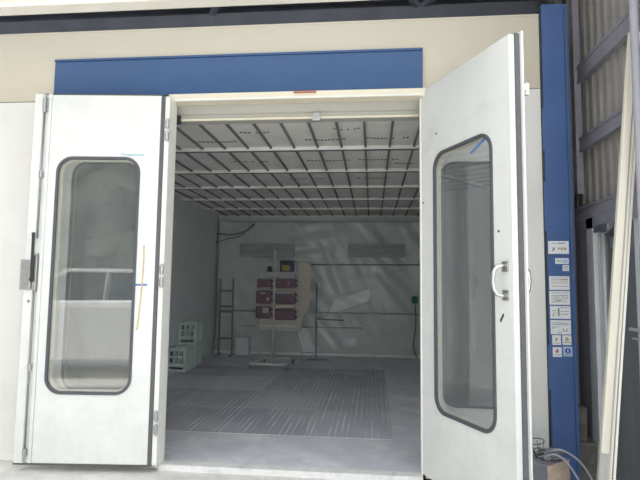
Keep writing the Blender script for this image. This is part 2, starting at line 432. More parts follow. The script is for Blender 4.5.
# left leaf, folded back against the facade
d1 = thing('door_1', 'white left booth door folded open against the facade, with lock rod', 'door', (-1.755, -.15, 0), math.radians(5), kind='structure')
Z0, Z1 = .053, 3.088
door_leaf(d1, -.958, -.029, Z0, Z1, (-.88, -.192, .605, 2.545), .07, .07)
bm = bmesh.new(); B(bm, -.029, 0, .006, .065, Z0 - .01, Z1); obj('edge_seal', bm, 'seal', d1)
bm = bmesh.new()
extrude_poly(bm, [(-1.115, .02), (-1.105, .0), (-1.035, .0), (-1.03, .014), (-.996, .014), (-.99, 0), (-.966, 0), (-.962, .012), (-.957, .012), (-.957, .07), (-1.115, .07)], 'z', Z0, Z1 + .008)
obj('lock_stile', bm, 'door', d1)
bm = bmesh.new(); B(bm, -1.115, -.0, .01, .06, Z0 - .018, Z0); obj('bottom_seal', bm, 'seal', d1)
bm = bmesh.new(); B(bm, -1.09, -.029, .01, .06, Z1 + .006, Z1 + .014); obj('top_channel', bm, 'seal', d1)
rod = bm = bmesh.new(); T(bm, [(-1.012, -.012, 1.86), (-1.012, -.012, 2.96)], .0075)
T(bm, [(-1.012, -.012, 1.44), (-1.012, -.012, .14)], .0075)
rod = obj('lock_rod', bm, 'galv', d1, smooth=True)
for z in (3.02, 2.40, .81, .14):
    bm = bmesh.new(); B(bm, -1.035, -.99, -.008, .016, z - .022, z + .022); T(bm, [(-1.012, -.016, z - .028), (-1.012, -.016, z + .028)], .014, 12)
    obj('rod_guide', bm, 'steel', d1, bevel=.002)
bm = bmesh.new(); T(bm, [(-1.012, -.012, .145), (-1.012, -.012, .10), (-1.012, -.012, .058)], [.012, .012, .006]); B(bm, -1.04, -.985, -.004, .014, 2.94, 3.06)
T(bm, [(-1.012, -.014, 2.93), (-1.012, -.014, 3.085)], .010, 10)
obj('rod_tip', bm, 'steel', d1)
bm = bmesh.new(); extrude_poly(bm, [(-1.032, 1.44), (-1.0, 1.42), (-.998, 1.60), (-1.0, 1.74), (-1.032, 1.70)], 'y', -.022, .012)
lk = obj('lock_plate', bm, 'steel', d1, bevel=.004)
bm = bmesh.new(); bar(bm, (-1.03, -.03, 1.53), (-1.026, -.045, 1.90), .024, .012); T(bm, [(-1.03, -.036, 1.52), (-1.03, .0, 1.52)], .02, 14)
T(bm, [(-1.026, -.045, 1.87), (-1.026, -.045, 1.905)], .014)
o = obj('lever_handle', bm, 'dark', lk, bevel=.003); 
bm = bmesh.new(); B(bm, -1.135, -1.04, -.018, .05, 1.435, 1.685); B(bm, -1.075, -1.04, -.028, -.018, 1.44, 1.68)
obj('latch_box', bm, 'steel', d1, bevel=.006)
bm = bmesh.new(); T(bm, [(-1.06, -.002, 1.34), (-1.06, .008, 1.34)], .013, 12); obj('screw_cap', bm, 'galv', d1)
bm = bmesh.new(); B(bm, -.30, -.156, -.0015, .0, 2.565, 2.58); bar(bm, (-.351, -.0008, 2.582), (-.27, -.0008, 2.566), .003, .010)
o = obj('tape_strip', bm, 'paletape', d1); o['label'] = 'pale blue tape above the window'
bm = bmesh.new(); B(bm, -.198, -.086, -.0015, 0, 1.478, 1.494)
o = obj('tape_strip', bm, 'bluetape', d1); o['label'] = 'blue tape beside the window'
bm = bmesh.new()
pts = [(-.125, 1.815), (-.121, 1.70), (-.125, 1.55), (-.132, 1.40), (-.142, 1.25), (-.154, 1.118)]
for (a, za), (b, zb) in zip(pts, pts[1:]): bar(bm, (a, -.001, za), (b, -.001, zb), .012, .003)
o = obj('scrape_mark', bm, 'rust', d1); o['label'] = 'ochre scrape line'

# hinge post between the left leaf and the opening
hp = structure(thing('trim_5', 'white hinge post with steel hinges beside the left door leaf', None), None); hp['kind'] = 'structure'
box('post', -1.755, -1.712, -.14, 0, .045, 3.085, 'jamb', hp, bevel=.008)
for z in (2.80, 1.57, .39):
    for dz in (-.062, .045):
        bm = bmesh.new()
        T(bm, [(-1.722, -.152, z + dz - .035), (-1.722, -.152, z + dz + .035)], .016, 12)
        T(bm, [(-1.722, -.152, z + dz - .045), (-1.722, -.152, z + dz + .045)], .009, 10)
        B(bm, -1.75, -1.712, -.148, -.138, z + dz - .03, z + dz + .03)
        obj('hinge', bm, 'steel', hp)

# right leaf, standing open towards the camera
d2 = thing('door_2', 'white right booth door standing open towards the yard, with D handle', 'door', (.415, -.03, 0), math.radians(-65), kind='structure')
Z0, Z1 = .035, 3.118
door_leaf(d2, -.035, 1.06, Z0, Z1, (.168, .872, .565, 2.535), .05, .05)
SKIN_HOLE = rr(.150, .890, .547, 2.553, .14)
bm = bmesh.new(); B(bm, 1.0605, 1.072, .040, .074, Z0 + .01, Z1 + .008); o = obj('edge_seal', bm, 'seal', d2)
bm = bmesh.new(); slab(bm, [(0, Z0), (1.056, Z0), (1.056, Z1), (0, Z1)], [SKIN_HOLE], .05, .072)
B(bm, 1.0, 1.092, .074, .088, Z0, Z1 + .02)
obj('outer_skin', bm, 'door', d2, bevel=.003)
bm = bmesh.new()
pts = [(.985, -.004, 1.635), (.985, -.03, 1.637), (.978, -.058, 1.63), (.97, -.075, 1.60), (.966, -.082, 1.545), (.97, -.075, 1.49), (.978, -.058, 1.458), (.985, -.03, 1.45), (.985, -.004, 1.452)]
T(bm, pts, .013, 12); 
hn = obj('pull_handle', bm, 'chrome', d2, smooth=True)
bm = bmesh.new(); B(bm, .965, 1.02, -.010, 0, 1.60, 1.665); B(bm, .965, 1.02, -.010, 0, 1.42, 1.485)
obj('handle_plate', bm, 'steel', hn, bevel=.003)
bm = bmesh.new(); T(bm, [(.99, .10, 1.64), (.99, .15, 1.635), (.99, .175, 1.60), (.99, .182, 1.545), (.99, .175, 1.49), (.99, .15, 1.46), (.99, .10, 1.45)], .013, 12)
obj('outer_handle', bm, 'chrome', d2, smooth=True)
bm = bmesh.new(); B(bm, 1.0, 1.07, .088, .135, 2.76, 2.80); B(bm, 1.02, 1.05, .135, .165, 2.74, 2.82); T(bm, [(1.035, .12, 2.72), (1.035, .12, 2.84)], .010)
obj('top_catch', bm, 'jamb', d2, bevel=.003)
bm = bmesh.new(); bar(bm, (.635, .0075, 2.44), (.80, .0075, 2.505), .018, .018)
for v in bm.verts: v.co.y = .0055 if v.co.y < .0075 else .0078
o = obj('tape_strip', bm, 'bluetape', d2); o['label'] = 'slanting blue tape on the window pane'
bm = bmesh.new()
for (u, z) in ((-.0, 2.18), (.94, 1.30), (.955, 1.32), (.93, 1.86), (.2, 2.7)): B(bm, u - .008, u + .008, -.002, 0, z - .007, z + .007)
bar(bm, (.935, -.002, 1.285), (.965, -.002, 1.335), .004, .01)
obj('scuff_mark', bm, 'dark', d2)
# hinges of the right leaf
for z in (2.80, 1.57, .39):
    bm = bmesh.new(); T(bm, [(.0, .115, z - .06), (.0, .115, z + .06)], .014, 12); obj('hinge', bm, 'steel', d2)

# ------------------------------------------------------------------ blue column and its notices
cl = structure(thing('trim_6', 'tall blue column cladding at the right end of the booth', None), None); cl['kind'] = 'structure'
box('column_face', 1.378, 1.553, -.03, .03, -.02, 3.83, 'bluecol', cl, bevel=.004)
box('column_return', 1.553, 1.585, -.022, .12, -.02, 3.83, 'bluecol', cl, bevel=.004)
bm = bmesh.new(); B(bm, 1.364, 1.378, -.012, .02, -.02, 3.8); obj('shadow_gap', bm, 'dark', cl)
bm = bmesh.new(); B(bm, 1.378, 1.553, -.0315, -.03, 1.752, 1.755); B(bm, 1.556, 1.559, -.0235, -.022, 0, 3.8); obj('panel_seam', bm, 'dark', cl)
bm = bmesh.new()
for za, zb in ((1.95, 2.35), (.72, 1.06), (2.6, 2.95)): B(bm, 1.366, 1.384, -.036, -.02, za, zb)
obj('edge_clip', bm, 'bluecol', cl)

def sticker(x0, x1, z0, z1, m, label, prints, group=None):
    y = -.03
    t = thing('notice_sticker', label, 'sticker', ((x0 + x1) / 2, y, z0), group=group)
    w = x1 - x0; h = z1 - z0
    bm = bmesh.new(); B(bm, -w / 2, w / 2, -.002, -.0002, 0, h); obj('backing', bm, m, t)
    for pm, rects in prints:
        if len(rects) <= 3:
            for (a, b, c, d) in rects:
                bm = bmesh.new(); B(bm, -w / 2 + a * w, -w / 2 + b * w, -.003, -.002, c * h, d * h); obj('print', bm, pm, t)
            continue
        bm = bmesh.new()
        for (a, b, c, d) in rects: B(bm, -w / 2 + a * w, -w / 2 + b * w, -.003, -.002, c * h, d * h)
        obj('print', bm, pm, t)
    return t
def textrows(x0, x1, rows, seed, hh=.035):
    rd = random.Random(seed); R = []
    for z in rows:
        x = x0
        while x < x1 - .03:
            l = rd.uniform(.04, .15); R.append((x, min(x1, x + l), z, z + hh)); x += l + rd.uniform(.015, .04)
    return R
sticker(1.385, 1.541, 1.770, 1.871, 'paper', 'top white sticker on blue column with a dark blue line along its top', [('inkblue', [(.5, .82, .80, .86)]), ('ink', [(.15, .5, .81, .84), (.22, .30, .28, .5), (.18, .25, .22, .3)]), ('inktan', [(.45, .56, .35, .5), (.6, .7, .3, .5), (.74, .86, .3, .5)])])
sticker(1.435, 1.537, 1.691, 1.736, 'paper', 'narrow pale blue-white sticker just under the top sticker on the column', [('inkgreen', textrows(.08, .5, (.3, .6), 1, .12)), ('paperblue', [(.55, .92, .2, .8)])])
sticker(1.490, 1.538, 1.636, 1.682, 'paper', 'tiny square sticker, smallest one on the blue column', [('ink', textrows(.15, .85, (.25, .5, .7), 2, .09))])
sticker(1.386, 1.538, 1.487, 1.594, 'paper', 'white text sticker topmost of the four wide ones, with tan lines', [('inktan', textrows(.1, .92, (.62, .48), 3, .05)), ('ink', textrows(.1, .92, (.75, .25, .86), 4)), ('inkred', [(.65, .92, .72, .76)])])
sticker(1.384, 1.538, 1.371, 1.478, 'paper', 'white text sticker second of the four wide ones, with dark heading', [('ink', textrows(.1, .92, (.84, .66, .54, .4, .2), 5, .045)), ('inkgreen', [(.3, .6, .3, .36)])])
sticker(1.387, 1.539, 1.263, 1.361, 'paper', 'white text sticker third of the four wide ones, with green mark', [('inkgreen', [(.38, .46, .2, .85), (.1, .2, .2, .28)]), ('ink', textrows(.52, .92, (.84, .56, .34), 6, .05)), ('inkred', textrows(.1, .34, (.6, .4), 7, .05))])
sticker(1.388, 1.539, 1.143, 1.252, 'paper', 'white text sticker lowest of the four wide ones, with small drawing', [('ink', textrows(.08, .92, (.78, .66), 8, .05) + [(.1, .4, .5, .53), (.1, .13, .36, .5), (.62, .82, .22, .26), (.62, .65, .22, .42), (.79, .82, .22, .42)]), ('inkgreen', [(.35, .55, .1, .15)])])
sticker(1.398, 1.462, 1.061, 1.136, 'paper', 'small square sticker with yellow-green sign, upper left of the lowest four', [('inktan', [(.35, .65, .5, .75), (.3, .5, .35, .5)]), ('ink', textrows(.2, .8, (.15,), 9, .06))])
sticker(1.473, 1.540, 1.063, 1.137, 'paper', 'small square sticker with tan sign, upper right of the lowest four', [('inktan', [(.3, .7, .4, .7), (.4, .6, .7, .8)]), ('ink', textrows(.15, .9, (.2,), 10, .08))])
sticker(1.399, 1.466, .970, 1.044, 'paper', 'small square sticker with red sign, lower left of the lowest four', [('inkred', [(.35, .65, .42, .72), (.42, .58, .72, .8), (.2, .35, .5, .56)]), ('ink', textrows(.15, .9, (.2,), 11, .06))])
st = sticker(1.477, 1.545, .975, 1.050, 'paperblue', 'pale blue square sticker with round dark blue symbol, lower right on the column', [('ink', textrows(.15, .9, (.12,), 12, .06))])
bm = bmesh.new(); T(bm, [(0, -.002, .042), (0, -.0035, .042)], .021, 24); o = obj('round_symbol', bm, 'inkblue', st)
bm = bmesh.new(); B(bm, -.004, .004, -.0045, -.0035, .030, .046); B(bm, -.004, .004, -.0045, -.0035, .049, .056); obj('symbol_mark', bm, 'paper', o)

# ------------------------------------------------------------------ shed roof, beam, side wall
rf = structure(thing('ceiling_outer', 'dark grey shed roof above the booth', None), None); rf['kind'] = 'structure'
bm = bmesh.new()
n = 200; prof = []
for i in range(n + 1):
    y = -1.2 + 9.4 * i / n; prof.append((y, 4.55 + y * .04 + (.02 if i % 4 < 2 else 0)))
extrude_poly(bm, prof + [(8.2, 4.95), (-1.2, 4.62)], 'x', -9, 1.95)
obj('roof_sheet', bm, 'roof', rf)
for y in (-.35, .55, 1.5, 2.6, 4.0):
    bm = bmesh.new(); B(bm, -9, 1.9, y - .03, y + .03, 4.40 + y * .04, 4.54 + y * .04); obj('purlin', bm, 'rafter', rf)
for (x0, x1) in ((-4.9, -3.3), (-1.3, -2.7), (.1, 1.3), (.9, -.4), (-6.6, -4.9)):
    bm = bmesh.new(); bar(bm, (x0, .2, 4.36), (x1, 2.6, 4.44), .05, .05); obj('brace', bm, 'rafter', rf)
bm = bmesh.new(); B(bm, -9, 1.9, .9, 1.05, 4.0, 4.38); obj('main_beam', bm, 'roof', rf)
structure(box('wall_rear_outer', -9, 1.95, 8.0, 8.1, -.02, 4.9, 'roof'), 'dark rear wall of the shed')
structure(box('wall_left_outer', -9.1, -9.0, -1.2, 8.1, -.02, 4.9, 'roof'), 'far left wall of the shed')
fb = structure(thing('trim_7', 'cream eaves beam across the top of the view', None), None); fb['kind'] = 'structure'
box('beam_face', -9, 1.9, -1.02, -.90, 3.428, 3.62, 'beam', fb, bevel=.006)
box('beam_top_lip', -9, 1.9, -1.05, -1.02, 3.478, 3.49, 'cream', fb)
bm = bmesh.new(); B(bm, -2.78, -2.71, -1.03, -1.02, 3.452, 3.468); obj('rust_spot', bm, 'boardbrown', fb)

ws = structure(thing('wall_side', 'weathered corrugated side wall of the shed', None), None); ws['kind'] = 'structure'
def corrugated(z0, z1, y0, y1, name='corrugated_sheet', pitch=.13):
    bm = bmesh.new(); P = []; y = y0
    while y < y1:
        for a, b in ((0, 0), (.30, 0), (.42, .028), (.72, .028), (.84, 0)): P.append((1.80 + b, y + a * pitch))
        y += pitch
    P += [(1.86, y), (1.86, y0)]
    extrude_poly(bm, [(x, yy) for x, yy in P], 'z', z0, z1)
    return obj(name, bm, 'corr', ws)
corrugated(2.19, 4.9, -1.6, 8.0)
corrugated(-.02, 2.19, .30, 8.0)
for z, h in ((3.34, .15), (2.72, .12), (2.13, .12), (4.3, .14)):
    bm = bmesh.new(); B(bm, 1.765, 1.80, -1.6, 6, z - h / 2, z + h / 2); B(bm, 1.755, 1.768, -1.6, 6, z - h / 2, z - h / 2 + .02); B(bm, 1.755, 1.768, -1.6, 6, z + h / 2 - .02, z + h / 2)
    obj('girt', bm, 'girt', ws)

sp = structure(thing('trim_8', 'dark steel post behind the blue column', None), None); sp['kind'] = 'structure'
bm = bmesh.new(); B(bm, 1.62, 1.64, .35, .60, -.02, 4.5); B(bm, 1.64, 1.72, .46, .48, -.02, 4.5); B(bm, 1.72, 1.735, .35, .60, -.02, 4.5)
obj('steel_section', bm, 'post', sp)
bm = bmesh.new(); B(bm, 1.735, 1.79, .27, .36, 2.3, 4.5); obj('flat_plate', bm, 'girt', sp)

# glazed side door
gd = thing('door_3', 'aluminium framed dark glass sliding door in the side wall', 'door', (1.8, -.5, 0), kind='structure')
bm = bmesh.new(); B(bm, -.05, .05, .53, .66, -.02, 2.07); B(bm, -.03, .05, -1.15, -1.05, -.02, 2.07); obj('door_frame', bm, 'alu', gd, bevel=.004)
box('frame_head', -.05, .05, -1.15, .78, 1.98, 2.07, 'girt', gd, bevel=.004)
for y in (.44, .49): box('stile', -.02, .03, y, y + .025, .02, 1.98, 'alu', gd)
box('stile', -.02, .03, -.12, -.06, .02, 1.98, 'alu', gd)
box('glass_panel', .0, .012, -1.06, .53, .02, 1.98, 'darkglass', gd)
bm = bmesh.new(); T(bm, [(-.05, -.02, 1.23), (-.05, -.5, 1.23)], .012); T(bm, [(-.05, -.05, 1.17), (-.05, -.5, 1.17)], .006); obj('push_bar', bm, 'alu', gd, smooth=True)
bm = bmesh.new(); B(bm, -.09, -.03, .18, .42, 1.93, 1.98); bar(bm, (-.07, .40, 1.945), (-.08, .22, 1.915), .02, .012); bar(bm, (-.08, .22, 1.915), (-.06, .12, 1.96), .02, .012); B(bm, -.06, -.03, .1, .22, 1.80, 1.88)
obj('door_closer', bm, 'steel', gd, bevel=.003)
box('frame_header_plate', -.01, .06, -1.15, .85, 2.07, 2.2, 'girt', gd)
box('side_infill', -.033, .05, .66, .98, -.02, 2.2, 'girt', gd)
box('bottom_rail', -.03, .03, -1.06, .53, -.02, .10, 'alu', gd)
structure(box('wall_beyond_door', 2.3, 2.35, -1.6, 1.0, -.02, 2.3, 'corr'), 'dark wall behind the glazed side door')

structure(box('wall_light_block_left', -7.2, -7.1, -9.5, -1.3, -.02, 4.4, 'corr'), 'unseen grey wall added far to the left to cut the light')  # added out of view to hold light off the left facade
structure(box('wall_yard', 2.2, 2.3, -7.2, -4.2, -.02, 3.3, 'facade'), 'pale yard wall to the right of the viewer, seen only as reflection')
# steel pipe and leaning boards in front of the side wall
bm = bmesh.new(); T(bm, [(1.625, -1.0, -.02), (1.62, -1.0, 3.427)], .025, 16)
tag(obj('drain_pipe', bm, 'girt', smooth=True), 'grey vertical pipe rising to the eaves beam at the far right', 'pipe')
PBs = []
def lean(name, x_b, x_t, y_b, y_t, zt, w, d, m, label, cat, zsplit=None):
    h = math.hypot(x_t - x_b, zt)
    t = thing(name, label, cat, (x_b, y_b, -.02))
    ang = math.atan2(x_t - x_b, zt); a2 = math.atan2(y_t - y_b, zt)
    t.rotation_euler = (-a2, ang, 0)
    return t, h
t, h = lean('leaning_board', 1.365, 1.680, -.88, -.88, 3.17, .08, .03, 'board', 'wide cream grooved board leaning on the side wall, grey at its foot', 'board')
bm = bmesh.new(); B(bm, -.035, .010, -.015, .02, .53, h); obj('board_face', bm, 'board', t, bevel=.003)
bm = bmesh.new(); B(bm, .010, .021, -.006, .02, .0, h); o = obj('groove', bm, 'boardgrey', t)
bm = bmesh.new(); B(bm, .021, .034, -.015, .02, .0, h); obj('board_edge', bm, 'board', t, bevel=.002)
bm = bmesh.new(); B(bm, -.038, .010, -.005, .02, .0, .53); o = obj('bare_foot', bm, 'boardgrey', t); o['label'] = 'bare grey foot of the board'
t, h = lean('leaning_strip', 1.417, 1.705, -.87, -.87, 3.0, .02, .02, 'jamb', 'thin bright white strip leaning just right of the cream board', 'strip')
bm = bmesh.new(); B(bm, -.006, .009, -.02, .01, 0, 2.95); obj('strip_face', bm, 'jamb', t, bevel=.002)
bm = bmesh.new(); B(bm, -.012, -.006, -.004, .01, 0, 2.95); obj('strip_groove', bm, 'boardbrown', t)

# mossy block behind the column
bm = bmesh.new(); B(bm, 1.60, 1.785, .08, .33, -.02, .30); B(bm, 1.61, 1.70, .12, .32, .30, .56)
bmesh.ops.subdivide_edges(bm, edges=bm.edges, cuts=5, use_grid_fill=True)
for v in bm.verts: v.co += Vector((noise.noise(v.co * 9), noise.noise(v.co * 9 + Vector((5, 0, 0))), 0)) * .012
tag(obj('rubble_block', bm, 'mossy'), 'mossy stepped stone block on the ground behind the blue column', 'block')

# block with cables beside the right door leaf
bk = thing('stone_block', 'squat grey and tan block beside the open right door', 'block', (1.165, -.58, -.02), math.radians(40))
bm = bmesh.new(); B(bm, 0, .27, 0, .24, 0, .34)
bmesh.ops.subdivide_edges(bm, edges=bm.edges, cuts=5, use_grid_fill=True)
for v in bm.verts:
    if v.co.z > .01: v.co += Vector((noise.noise(v.co * 12), noise.noise(v.co * 12 + Vector((5, 0, 0))), noise.noise(v.co * 8 + Vector((0, 7, 0))))) * .010
bmesh.ops.recalc_face_normals(bm, faces=bm.faces)
for f in bm.faces:
    if f.normal.y < -.7: f.material_index = 1
obj('block_body', bm, ['concrete', 'tanface'], bk, bevel=.004)
def curve_pts(P, n=8):
    P = [Vector(p) for p in P]; out = []
    Q = [P[0]] + P + [P[-1]]
    for i in range(len(P) - 1):
        a, b, c, d = Q[i:i + 4]
        for k in range(n):
            t = k / n
            out.append(.5 * ((2 * b) + (-a + c) * t + (2 * a - 5 * b + 4 * c - d) * t * t + (-a + 3 * b - 3 * c + d) * t ** 3))
    out.append(P[-1]); return out
bm = bmesh.new(); T(bm, curve_pts([(1.18, -.45, .345), (1.24, -.48, .395), (1.30, -.50, .40), (1.40, -.50, .335), (1.477, -.50, .218), (1.52, -.50, .06), (1.53, -.53, -.012), (1.54, -.62, -.012)]), .007, 8)
tag(obj('cable', bm, 'cable', smooth=True), 'pale grey cable arching off the block, outermost of the two', 'cable')
bm = bmesh.new(); T(bm, curve_pts([(1.17, -.49, .345), (1.22, -.52, .38), (1.28, -.54, .36), (1.35, -.55, .27), (1.41, -.56, .14), (1.43, -.58, .0), (1.43, -.68, -.012)]), .007, 8)
tag(obj('cable', bm, 'cable', smooth=True), 'pale grey cable dropping close to the block, inner of the two', 'cable')
bm = bmesh.new()
for q, (r, zz, cx) in enumerate(((.055, .445, 1.13), (.038, .38, 1.15))):
    T(bm, [(cx + r * math.cos(a * PI / 10), -.46 + .03 * math.sin(a * PI / 10), zz + .014 * math.sin(a * PI / 10 + .4)) for a in range(21)], .003, 6)
for a in range(0, 20, 4):
    T(bm, [(1.13 + .05 * math.cos(a * PI / 10), -.46 + .03 * math.sin(a * PI / 10), .445), (1.15 + .02 * math.cos(a * PI / 10), -.46 + .02 * math.sin(a * PI / 10), .335)], .002, 5)
tag(obj('wire_loop', bm, 'cabledark', smooth=True), 'small dark wire hoop standing on the block', 'wire')
bm = bmesh.new(); rd = random.Random(5)
for q in range(7):
    T(bm, curve_pts([(1.17 + rd.uniform(-.03, .14), -.46 + rd.uniform(-.03, .03), .34 + rd.uniform(0, .06)) for _ in range(5)]), .0045, 6)
B(bm, 1.175, 1.215, -.49, -.45, .33, .385)
tag(obj('cable_tangle', bm, 'tube', smooth=False), 'tangle of dark grey leads heaped on top of the block', 'cable')

# ------------------------------------------------------------------ inside the booth
# plastic sheet along the back wall
bm = bmesh.new(); nx, nz = 110, 70; g = []
for i in range(nx + 1):
    row = []
    for j in range(nz + 1):
        x = -3.44 + 4.70 * i / nx; z = .02 + 2.90 * j / nz
        p = Vector((x * 1.6 + z * .7, z * .5, 0)); d = noise.noise(p) * .05 + noise.noise(Vector((x * 5 + z * 3.2, z * 1.2, 3))) * .03
        d += .02 * math.sin((z - x * .15) * 18) * max(0, noise.noise(Vector((x, z, 9))))
        if z > 2.2: d += .03 * math.sin(x * 9 + z * 7) * (z - 2.2)
        row.append(bm.verts.new((x, 7.14 + d, z)))
    g.append(row)
for i in range(nx):
    for j in range(nz): bm.faces.new((g[i][j], g[i + 1][j], g[i + 1][j + 1], g[i][j + 1]))
o = obj('plastic_sheet', bm, 'sheet', smooth=True); s = o.modifiers.new('th', 'SOLIDIFY'); s.thickness = .003
sheet_o = o
tag(o, 'wrinkled grey plastic sheeting hung over the back wall of the booth', 'plastic sheet')
bm = bmesh.new(); g = []  # added patch over the sheeting, its pale colour stands for glare
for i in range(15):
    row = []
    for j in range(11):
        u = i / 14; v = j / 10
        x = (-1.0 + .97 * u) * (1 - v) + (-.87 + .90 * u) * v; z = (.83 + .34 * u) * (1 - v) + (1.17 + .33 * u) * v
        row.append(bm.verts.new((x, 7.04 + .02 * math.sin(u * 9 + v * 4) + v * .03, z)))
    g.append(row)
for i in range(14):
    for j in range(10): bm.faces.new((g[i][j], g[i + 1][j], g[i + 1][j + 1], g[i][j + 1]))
o = obj('sheet_glare_patch', bm, 'sheetglare', smooth=True); s = o.modifiers.new('th', 'SOLIDIFY'); s.thickness = .003
tag(o, 'pale wedge-shaped patch painted for the glare on the back-wall plastic', 'glare patch')
bm = bmesh.new(); T(bm, curve_pts([(-3.44, 6.98, 2.62), (-3.1, 6.98, 2.60), (-2.8, 6.98, 2.68), (-2.6, 6.98, 2.84)]), .02, 8); T(bm, curve_pts([(-3.46, 6.97, 2.42), (-3.2, 6.97, 2.50), (-2.9, 6.97, 2.58), (-2.66, 6.97, 2.80)]), .012, 8)
obj('rolled_edge', bm, 'lampdark', sheet_o, smooth=True)
for (xa, xb, lab) in ((-2.93, -1.71, 'long wall lamp behind the stand, left one on the back wall'), (-.53, .695, 'long wall lamp on the bare part of the back wall, right one')):
    t = thing('wall_lamp', lab, 'lamp', ((xa + xb) / 2, 7.06, 2.12), group=None)
    w = xb - xa
    bm = bmesh.new(); slab(bm, rr(-w / 2, w / 2, 0, .29, .03, 4), [rr(-w / 2 + .05, w / 2 - .05, .05, .24, .02, 4)], -.06, .03); obj('housing', bm, 'lampbody', t)
    bm = bmesh.new(); B(bm, -w / 2 + .05, w / 2 - .05, -.03, .0, .05, .24); obj('diffuser', bm, 'lampbody', t)
    for z in (.09, .145, .20):
        bm = bmesh.new(); T(bm, [(-w / 2 + .08, -.04, z), (w / 2 - .08, -.04, z)], .008, 8); obj('lamp_tube', bm, 'lampbody', t)
bm = bmesh.new(); T(bm, [(-1.33, 7.04, 1.95), (1.29, 7.04, 1.965)], .012, 8)
for x in (-1.3, -.3, .6, 1.2): B(bm, x - .01, x + .01, 7.03, 7.25, 1.945, 1.97)
tag(obj('air_pipe', bm, 'lampdark', smooth=True), 'thin dark pipe running right along the back wall below the lamp', 'pipe')
bm = bmesh.new(); T(bm, [(-3.3, 6.97, .93), (1.2, 6.97, .91)], .014, 8); T(bm, [(-2.9, 6.97, .60), (-.2, 6.97, .60)], .010, 8)
tag(obj('wall_rail', bm, 'lampbody', smooth=True), 'low horizontal rails along the back wall', 'rail')
t = thing('socket_box', 'small green box on the back wall near the right door edge', 'box', (.905, 6.98, 1.14))
bm = bmesh.new(); B(bm, -.06, .06, -.05, .02, 0, .15); obj('box_body', bm, 'green', t, bevel=.008)
bm = bmesh.new(); T(bm, curve_pts([(0, -.02, .0), (.02, -.03, -.4), (-.03, -.03, -.9), (.04, -.05, -1.12)]), .01, 8); obj('hanging_lead', bm, 'cabledark', t, smooth=True)
t = thing('dark_pole_stand', 'slim dark rack standing right of the beige panel', 'stand', (-1.12, 6.3, 0))
bm = bmesh.new(); T(bm, [(0, 0, .0), (0, 0, 1.55)], .016, 8); obj('upright', bm, 'tube', t)
bm = bmesh.new(); T(bm, [(.0, 0, .82), (.55, 0, .80)], .014, 8); obj('arm', bm, 'tube', t)
bm = bmesh.new(); bar(bm, (-.2, 0, .012), (.25, 0, .012), .03, .024); bar(bm, (0, -.2, .012), (0, .2, .012), .03, .024); obj('foot', bm, 'tube', t)

structure(box('baseboard_back', -3.45, 1.28, 6.98, 7.03, 0, .05, 'xbar'), 'pale strip along the foot of the back wall')
# dark ladder-like frame, left rear corner
t = thing('frame_rack', 'thin dark ladder-like rack in the left rear corner', 'rack', (-3.08, 6.6, 0))
for x in (-.14, .14):
    bm = bmesh.new(); bar(bm, (x, 0, 0), (x, 0, 1.62), .035, .03); obj('upright', bm, 'tube', t)
for z in (1.36, 1.03, .92, .36):
    bm = bmesh.new(); bar(bm, (-.122, 0, z), (.122, 0, z), .03, .045); obj('rung', bm, 'tube', t)
for x in (-.14, .14):
    bm = bmesh.new(); bar(bm, (x, -.22, .015), (x, .22, .015), .03, .03); obj('foot', bm, 'tube', t)
bm = bmesh.new(); B(bm, -2.90, -2.62, 6.75, 6.98, 0.004, .36)
B(bm, -2.92, -2.60, 6.74, 6.99, .33, .37)
tag(obj('storage_box', bm, 'bwall', bevel=.006), 'grey lidded box on the floor beside the ladder-like rack', 'box')

# crates
def crate():
    t = thing('plastic_crate', None, 'crate', (0, 0, 0))
    w, d, h = .34, .36, .40
    bm = bmesh.new()
    holes = []
    cw = (w - .10) / 3
    for i in range(3):
        for j in range(2):
            x0 = -w / 2 + .04 + i * (cw + .01) + .012; z0 = .145 + j * .115; c2 = cw - .024
            holes.append([(x0, z0), (x0 + c2, z0), (x0 + c2, z0 + .085), (x0, z0 + .085)])
    holes.append([(-w / 2 + .05, .045), (w / 2 - .05, .045), (w / 2 - .05, .085), (-w / 2 + .05, .085)])
    slab(bm, [(-w / 2, 0), (w / 2, 0), (w / 2, h), (-w / 2, h)], holes, 0, .015)
    obj('front_panel', bm, 'crate', t)
    bm = bmesh.new(); slab(bm, [(-w / 2, 0), (w / 2, 0), (w / 2, h), (-w / 2, h)], [[tuple(p) for p in hh] for hh in holes], d - .015, d)
    obj('rear_panel', bm, 'crate', t)
    for s in (-1, 1):
        bm = bmesh.new(); B(bm, s * w / 2 - (.015 if s > 0 else 0), s * w / 2 + (0 if s > 0 else .015), .015, d - .015, 0, h)
        for k in range(4): B(bm, s * (w / 2) - .004, s * (w / 2) + .006, .06 + k * .075, .085 + k * .075, .05, h - .05)
        obj('side_panel', bm, 'crate', t)
    box('bottom', -w / 2 + .015, w / 2 - .015, .015, d - .015, 0, .015, 'crate_dark', t)
    bm = bmesh.new(); band(bm, [(-w / 2 + .012, .012), (w / 2 - .012, .012), (w / 2 - .012, d - .012), (-w / 2 + .012, d - .012)], [(-w / 2 - .008, -.008), (w / 2 + .008, -.008), (w / 2 + .008, d + .008), (-w / 2 - .008, d + .008)], h - .025, h)
    for v in bm.verts: v.co = Vector((v.co.x, v.co.z, v.co.y))
    obj('rim', bm, 'crate', t)
    return t
def copy_tree(o, parent=None):
    c = o.copy(); COL.objects.link(c)
    if parent: c.parent = parent
    for ch in [x for x in bpy.data.objects if x.parent == o]: copy_tree(ch, c)
    return c
cr = crate()
G = 'plastic crates by the left booth wall'
